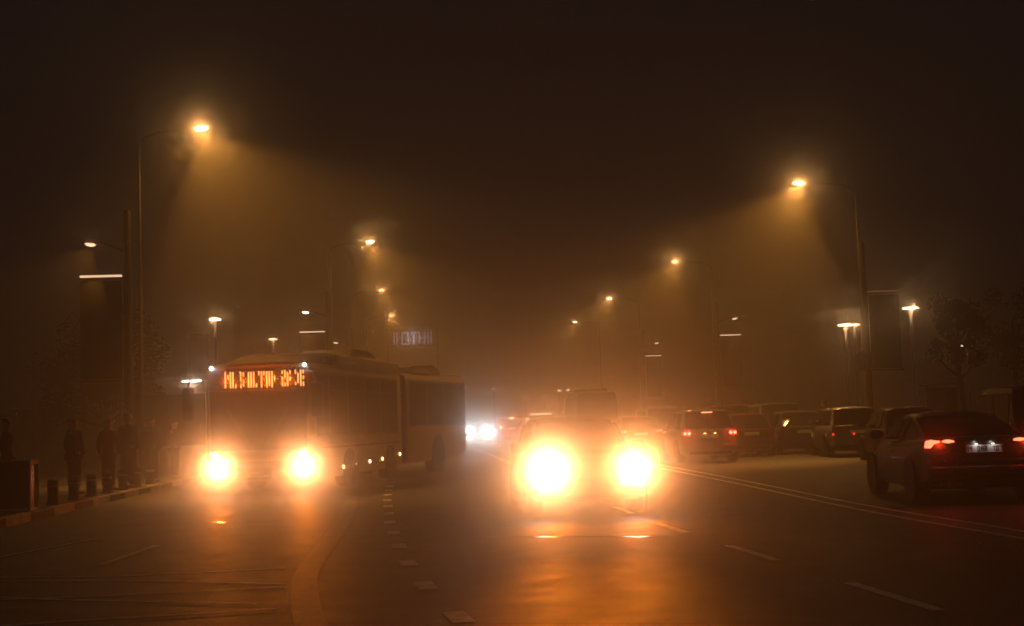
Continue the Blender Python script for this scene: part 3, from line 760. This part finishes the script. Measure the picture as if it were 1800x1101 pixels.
b = MB(); b.box((-.33, -.28, .84), (.273, .28, .895)); b.build('lid', M['dark_steel'], t, bevel=.015)
b = MB()
b.box((.275, -.29, .0), (.315, -.245, .90)); b.box((.275, .245, .0), (.315, .29, .90)); b.box((.275, -.245, .83), (.313, .245, .90)); b.box((.275, -.245, -.0), (.313, .245, .05))
b.build('frame', M['kerb_pale'], t)

def skinned(name, pts, edges, mtl, parent, sub=2, root=0):
    me = bpy.data.meshes.new(name); me.from_pydata([p[0] for p in pts], edges, []); me.materials.append(mtl)
    bm = bmesh.new(); bm.from_mesh(me); lay = bm.verts.layers.skin.verify()
    for v, p in zip(bm.verts, pts):
        r = p[1] if hasattr(p[1], '__len__') else (p[1], p[1])
        v[lay].radius = r; v[lay].use_root = False
    bm.verts.ensure_lookup_table(); bm.verts[root][lay].use_root = True
    bm.to_mesh(me); bm.free()
    o = bpy.data.objects.new(name, me); C.objects.link(o); o.parent = parent
    s = o.modifiers.new('skin', 'SKIN'); s.use_smooth_shade = True
    s2 = o.modifiers.new('sub', 'SUBSURF'); s2.levels = 1; s2.render_levels = 1
    return o
def person(x, y, z, rz, label, h=1.74, coat='coat_black', hold=False, hat=False, stride=.0, lean=0.0):
    t = thing('person', label, 'person', (x, y, z), rz, 'people waiting at the left kerb' if x < 0 else None)
    k = h / 1.75; q = lambda a: (a[0] * k, a[1] * k, a[2] * k)
    P = []; E = []
    def add(p, r, frm=None):
        P.append((q(p), (r[0] * k, r[1] * k) if hasattr(r, '__len__') else r * k)); i = len(P) - 1
        if frm is not None: E.append((frm, i))
        return i
    pel = add((0, 0, .95), (.13, .10)); wa = add((0, lean * .3, 1.12), (.12, .09), pel); ch = add((0, lean * .7, 1.33), (.15, .105), wa); ne = add((0, lean, 1.49), (.055, .055), ch)
    hd = add((0, lean + .02, 1.58), (.07, .08), ne); sk = add((0, lean + .01, 1.67), (.075, .092), hd); cr = add((0, lean, 1.72), (.045, .055), sk)
    ns = add((0, lean + .115, 1.60), (.012, .012), hd)
    for s in (1, -1): add((s * .082, lean, 1.60), (.012, .018), hd)
    hands = []
    for s in (1, -1):
        sh = add((s * .18, lean * .8, 1.41), .055, ch)
        if hold and s == 1:
            el = add((s * .24, .03, 1.13), .043, sh); wr = add((s * .13, .27, 1.22), .028, el); dr = Vector((-.25, .8, .3)).normalized()
        else:
            el = add((s * .245, -.03, 1.12), .043, sh); wr = add((s * .25, .06, .87), .028, el); dr = Vector((0, .15, -1)).normalized()
        W_ = Vector(P[wr][0]) / k
        pm = add(tuple(W_ + dr * .06), (.022, .034), wr)
        base = Vector(P[pm][0]) / k
        side = dr.cross(Vector((1, 0, 0))).normalized()
        inn = Vector((-s, 0, 0))
        for j, ln in enumerate((.065, .075, .07, .055)):
            o_ = side * (.027 - .018 * j)
            a = add(tuple(base + o_ + dr * .035), .0095, pm); c_ = add(tuple(base + o_ + dr * (.035 + ln * .55) + inn * .008), .0085, a); add(tuple(base + o_ + dr * (.035 + ln) + inn * .025), .007, c_)
        a = add(tuple(W_ + dr * .035 + side * .035 + inn * .01), .011, wr); add(tuple(W_ + dr * .08 + side * .05 + inn * .02), .009, a)
        hands.append(base + dr * .05)
    legs = []
    for s in (1, -1):
        hp = add((s * .095, 0, .88), (.085, .085), pel); kn = add((s * .10, .02 + s * stride * .5, .50), .058, hp); an = add((s * .105, -.01 + s * stride, .10), .04, kn)
        he = add((s * .105, .02 + s * stride, .045), (.04, .035), an); add((s * .115, .17 + s * stride, .03), (.038, .025), he); legs.append((s, hp, kn, an))
    skinned('body', P, E, M['skin'], t)
    def sub(idx, grow, m, name, extra=None, root=0):
        mp = {i: n for n, i in enumerate(idx)}
        pts = [(P[i][0], tuple(r + grow * k for r in P[i][1]) if hasattr(P[i][1], '__len__') else P[i][1] + grow * k) for i in idx]
        ed = [(mp[a], mp[c]) for a, c in E if a in mp and c in mp]
        return skinned(name, pts, ed, m, t, root=root)
    arms = [i for i in range(len(P)) if False]
    # coat: torso, arms to the wrist
    CP = [(q((0, 0, .78)), (.17 * k, .125 * k)), (q((0, 0, .98)), (.165 * k, .125 * k)), (q((0, lean * .3, 1.15)), (.155 * k, .12 * k)), (q((0, lean * .7, 1.34)), (.17 * k, .125 * k)), (q((0, lean, 1.475)), (.075 * k, .075 * k))]
    CE = [(0, 1), (1, 2), (2, 3), (3, 4)]
    for s in (1, -1):
        i0 = len(CP)
        if hold and s == 1: A = [(s * .185, lean * .8, 1.40), (s * .24, .03, 1.13), (s * .14, .25, 1.21)]
        else: A = [(s * .185, lean * .8, 1.40), (s * .25, -.03, 1.12), (s * .25, .055, .89)]
        for j, a in enumerate(A): CP.append((q(a), ((.075, .062, .048)[j] * k,) * 2))
        CE += [(3, i0), (i0, i0 + 1), (i0 + 1, i0 + 2)]
    skinned('coat', CP, CE, M[coat], t, root=1)
    TP = [(q((0, 0, .92)), (.145 * k, .115 * k))]; TE = []
    for s in (1, -1):
        i0 = len(TP)
        for a, r in (((s * .095, 0, .84), .098), ((s * .10, .02 + s * stride * .5, .50), .078), ((s * .105, -.01 + s * stride, .09), .062)): TP.append((q(a), (r * k, r * k)))
        TE += [(0, i0), (i0, i0 + 1), (i0 + 1, i0 + 2)]
    skinned('trousers', TP, TE, M['trousers'], t)
    for s in (1, -1):
        SP = [(q((s * .105, -.03 + s * stride, .05)), (.048 * k, .045 * k)), (q((s * .11, .06 + s * stride, .045)), (.05 * k, .042 * k)), (q((s * .115, .19 + s * stride, .035)), (.045 * k, .03 * k))]
        skinned('shoe', SP, [(0, 1), (1, 2)], M['shoe'], t)
    HP = [(q((0, lean - .035, 1.62)), (.085 * k, .075 * k)), (q((0, lean - .015, 1.70)), (.088 * k, .098 * k)), (q((0, lean - .0, 1.745)), (.06 * k, .07 * k))]
    skinned('hat' if hat else 'hair', HP, [(0, 1), (1, 2)], M['coat_grey'] if hat else M['hair'], t)
    for s in (1, -1):
        b = MB(); b.lathe([(.004, -.008), (.009, 0), (.004, .008)], (s * .03 * k, (lean + .088) * k, 1.625 * k), 8, axis='y'); b.build('eye', M['ink'], t)
    if hold:
        hb = hands[0] * k
        ph = thing('phone', 'small lit phone held up by the standing person third from left', 'phone', (0, 0, 0), 0)
        b = MB(); b.box((-.036, -.075, -.004), (.036, .075, .004)); b.build('case', M['black'], ph, bevel=.003)
        b = MB(); b.box((-.032, -.07, .0042), (.032, .07, .0056)); b.build('screen', M['phone'], ph)
        R = Matrix.Translation(Vector((x, y, z))) @ Matrix.Rotation(rz, 4, 'Z') @ Matrix.Translation(hb + Vector((-.03, .02, .02))) @ Matrix.Rotation(math.radians(50), 4, 'X')
        ph.matrix_world = R
    return t
person(-7.86, 31.6, .15, math.radians(-35), 'person in a black coat standing leftmost in the waiting group', 1.72, 'coat_black')
person(-7.42, 33.0, .15, math.radians(-15), 'person in a brown coat with back turned, second from left in the waiting group', 1.70, 'coat_brown', lean=.03)
person(-7.78, 34.4, .15, math.radians(-60), 'person in a grey coat looking at a phone behind the brown coat', 1.68, 'coat_grey', hold=True)
person(-7.15, 33.9, .15, math.radians(-30), 'tall person in a dark coat and knit hat, beside the thick lamp pole', 1.86, 'coat_black', hat=True)
person(-7.28, 37.4, .15, math.radians(-20), 'person in a dark blue coat standing between the tall person and the bus', 1.76, 'coat_blue', stride=.08)
person(-7.05, 39.6, .15, math.radians(-50), 'person in a brown jacket waiting closest to the bus mirror', 1.70, 'coat_brown')
person(-7.55, 36.1, .15, math.radians(20), 'short person in a dark blue jacket tucked behind the tall hatted person', 1.62, 'coat_blue')
person(-8.40, 33.4, .15, math.radians(-75), 'person in a dark coat and hat at the back of the group, left side', 1.74, 'coat_black', hat=True)
person(-7.60, 38.6, .15, math.radians(-5), 'person in a black jacket half hidden behind the dark blue coat', 1.73, 'coat_black')
person(-8.35, 28.2, .15, math.radians(-60), 'person in a grey jacket at the very left edge behind the litter bin', 1.72, 'coat_grey')
person(14.30, 47.9, 0, math.radians(10), 'person in black standing among the parked cars below the blue round sign', 1.88, 'coat_black')

# bus shelter with a light tube and a tall sign box
t = thing('bus_shelter', 'bus shelter behind the bus mirror with a white light tube under its roof', 'bus shelter', (-8.2, 46.2, .15), 0)
for dx, dy in ((-1.5, 0), (1.1, 0), (-1.5, -1.2)):
    b = MB(); b.tube([(dx, dy, 0), (dx, dy, 3.05)], .05, 8); b.build('post', M['dark_steel'], t)
b = MB(); b.box((-1.7, -1.3, 3.05), (1.3, .15, 3.15)); b.build('roof', M['dark_steel'], t, bevel=.02)
b = MB(); b.tube([(.45, -1.1, 2.98), (1.05, -1.1, 2.99)], .028, 8); b.build('light_tube', M['tube_glow'], t)
lamp('POINT', 'tube_light', t, (.8, -1.15, 2.86), 26, (1, .86, .68), .1)
b = MB(); b.box((.62, -.9, 3.15), (1.27, -.8, 4.55)); b.build('sign_box', M['banner'], t, bevel=.02)
b = MB(); b.box((-1.4, .02, .9), (1.0, .03, 2.6)); b.build('back_glass', M['glass'], t)

# right background shelter frame
t = thing('bus_shelter', 'thin dark shelter frame beyond the parked cars at right', 'bus shelter', (21.3, 55.0, .13), 0)
for dx in (-.55, .75):
    b = MB(); b.tube([(dx, 0, 0), (dx, 0, 2.3)], .045, 8); b.build('post', M['dark_steel'], t)
b = MB(); b.box((-.7, -.5, 2.30), (.9, .5, 2.36)); b.build('roof', M['dark_steel'], t, bevel=.01)
b = MB(); b.box((-.5, .0, .4), (.7, .02, 2.2)); b.build('back_glass', M['glass'], t)

# overhead lit sign far down the road; its strokes are too faded to be read in the photograph
t = thing('lit_sign', 'pale bluish lit sign on posts far off in the haze above the bus tail', 'lit sign', (-.7, 128, 0), 0)
for dx in (-2.3, 2.3):
    b = MB(); b.tube([(dx, 0, 0), (dx, 0, 10.5)], .12, 8); b.build('post', M['dark_steel'], t)
b = MB(); b.box((-2.45, .05, 8.9), (2.45, .25, 10.6)); b.build('frame', M['dark_steel'], t)
b = MB()
for x0, x1, z0, z1 in [(-1.75, -1.62, 9.1, 10.3), (-1.5, -1.38, 9.1, 10.3), (-1.38, -1.1, 9.65, 9.78), (-1.0, -.88, 9.1, 10.3), (-.88, -.45, 9.1, 9.22), (-.88, -.45, 10.15, 10.3), (-.45, -.33, 9.1, 10.3), (-.15, .45, 10.15, 10.3), (.08, .22, 9.1, 10.15),
                       (.6, .72, 9.1, 10.3), (.72, 1.1, 9.65, 9.78), (1.1, 1.22, 9.1, 10.3), (1.42, 1.54, 9.1, 10.3), (1.72, 1.84, 9.1, 10.3), (1.54, 1.72, 9.65, 9.78)]:
    b.box((x0, -.0, z0), (x1, .05, z1))
b.build('lit_strokes', M['sign_glow'], t)
lamp('POINT', 'sign_light', t, (0, -1.0, 9.7), 40, (.85, .8, 1), .5)

# faint lamps far down the road
for i, (x, y, z, p, lb) in enumerate([(16.19, 160, 4.98, 1, 'left one of the faint distant pair of lamps above the oncoming car'), (17.23, 160, 5.02, 1, 'right one of the faint distant pair of lamps above the oncoming car'),
        (12.1, 160, 4.25, .5, 'tiny distant lamp above the far red tail lamps'), (8.5, 160, 5.4, .6, 'tiny distant lamp just right of the bus roof, highest of the distant ones'), (14.4, 160, 4.3, .5, 'tiny distant lamp left of the faint distant pair')]):
    t = thing('street_lamp', lb, 'street lamp', (x, y, 0), 0, 'tiny distant lamps in the haze')
    b = MB(); b.tube([(0, 0, 0), (0, 0, z)], [.07, .05], 8); b.build('pole', M['dark_steel'], t)
    b = MB(); b.lathe([(.05, z), (.20, z + .05), (.22, z + .16), (.06, z + .24)], n=12); b.build('lamp_head', M['city_glow' if p > .8 else 'city_dim'], t)
# ------------------------------------------------------------------ trees
def tree(x, y, h, cr, label, seed, n=2600, trunk_h=2.6, dens=1.0):
    r = random.Random(seed)
    t = thing('tree', label, 'tree', (x, y, .13), 0, 'roadside trees')
    b = MB(); b.tube([(0, 0, 0), (.04, .02, trunk_h * .5), (-.03, 0, trunk_h), (.02, .05, h * .75)], [.16, .12, .10, .04], 10)
    tips = []
    for i in range(9):
        a = 2 * PI * i / 9 + r.uniform(-.3, .3); z0 = trunk_h + r.uniform(-.2, h * .25)
        e = Vector((math.cos(a) * cr * r.uniform(.55, .9), math.sin(a) * cr * r.uniform(.55, .9), z0 + r.uniform(.5, h * .3)))
        b.tube([(0, 0, z0), e * .5 + Vector((0, 0, z0 * .5 - .1)), e], [.06, .04, .015], 6); tips.append(e)
    b.build('trunk', M['bark'], t)
    b = MB(); cl = []
    for e in tips: cl.append((e, cr * r.uniform(.3, .45)))
    for i in range(12):
        a = r.uniform(0, 2 * PI); rr = cr * r.uniform(.1, .8)
        cl.append((Vector((math.cos(a) * rr, math.sin(a) * rr, trunk_h + (h - trunk_h) * r.uniform(.15, .95))), cr * r.uniform(.22, .4)))
    for i in range(n):
        c, rad = r.choice(cl); d = Vector((r.gauss(0, 1), r.gauss(0, 1), r.gauss(0, .8))).normalized() * rad * (r.random() ** .45)
        p = c + d; s = r.uniform(.05, .10)
        u = Vector((r.gauss(0, 1), r.gauss(0, 1), r.gauss(0, 1))).normalized(); w = u.cross(Vector((r.gauss(0, 1), r.gauss(0, 1), r.gauss(0, 1)))).normalized()
        b.add([p - u * s, p + w * s * .5, p + u * s, p - w * s * .5], [(0, 1, 2, 3)])
    b.build('crown', M['leaf'], t, smooth=False)
tree(18.75, 46.5, 5.2, .95, 'thin roadside tree right of the bright park lamp', 3, 2600, 2.5)
tree(23.2, 52.0, 6.2, 1.7, 'bushy tree in the dark at the right edge behind the black van', 4, 3000, 2.4)
tree(-11.4, 50.5, 6.0, 2.0, 'dark bushy tree left of the bus behind the waiting people', 5, 11000, 1.8)
tree(-16.5, 46.0, 7.2, 2.4, 'dark tree at the left picture edge', 6, 4500, 2.2)
tree(-14.0, 58.0, 6.5, 2.0, 'dim tree between the two darker left trees', 8, 3500, 2.2)

# low wall behind the left pavement
b = MB(); b.box((-30, 60.0, .15), (-9.5, 60.3, 2.6)); b.box((-30, 59.95, 2.6), (-9.5, 60.35, 2.7))
tag(b.build('boundary_wall', M['concrete'], smooth=False), 'long dim concrete wall closing the left pavement behind the trees', 'wall')

# ------------------------------------------------------------------ haze
b = MB(); b.box((-170, -13, -1.03), (170, 240, 14.5))
m = bpy.data.materials.new('haze'); m.use_nodes = True
t_ = m.node_tree; t_.nodes.clear()
out = t_.nodes.new('ShaderNodeOutputMaterial')
v1 = t_.nodes.new('ShaderNodeVolumePrincipled')
v1.inputs['Color'].default_value = (1, .88, .66, 1)
v1.inputs['Density'].default_value = .0070
v1.inputs['Anisotropy'].default_value = .35
v2 = t_.nodes.new('ShaderNodeVolumePrincipled')
v2.inputs['Color'].default_value = (1, .92, .82, 1)
v2.inputs['Density'].default_value = .0032
v2.inputs['Anisotropy'].default_value = .982
ad = t_.nodes.new('ShaderNodeAddShader')
t_.links.new(v1.outputs[0], ad.inputs[0]); t_.links.new(v2.outputs[0], ad.inputs[1]); t_.links.new(ad.outputs[0], out.inputs['Volume'])
try: m.cycles.volume_sampling = 'EQUIANGULAR'
except Exception: pass
hz = b.build('haze', m, smooth=False)
tag(hz, kind='stuff')
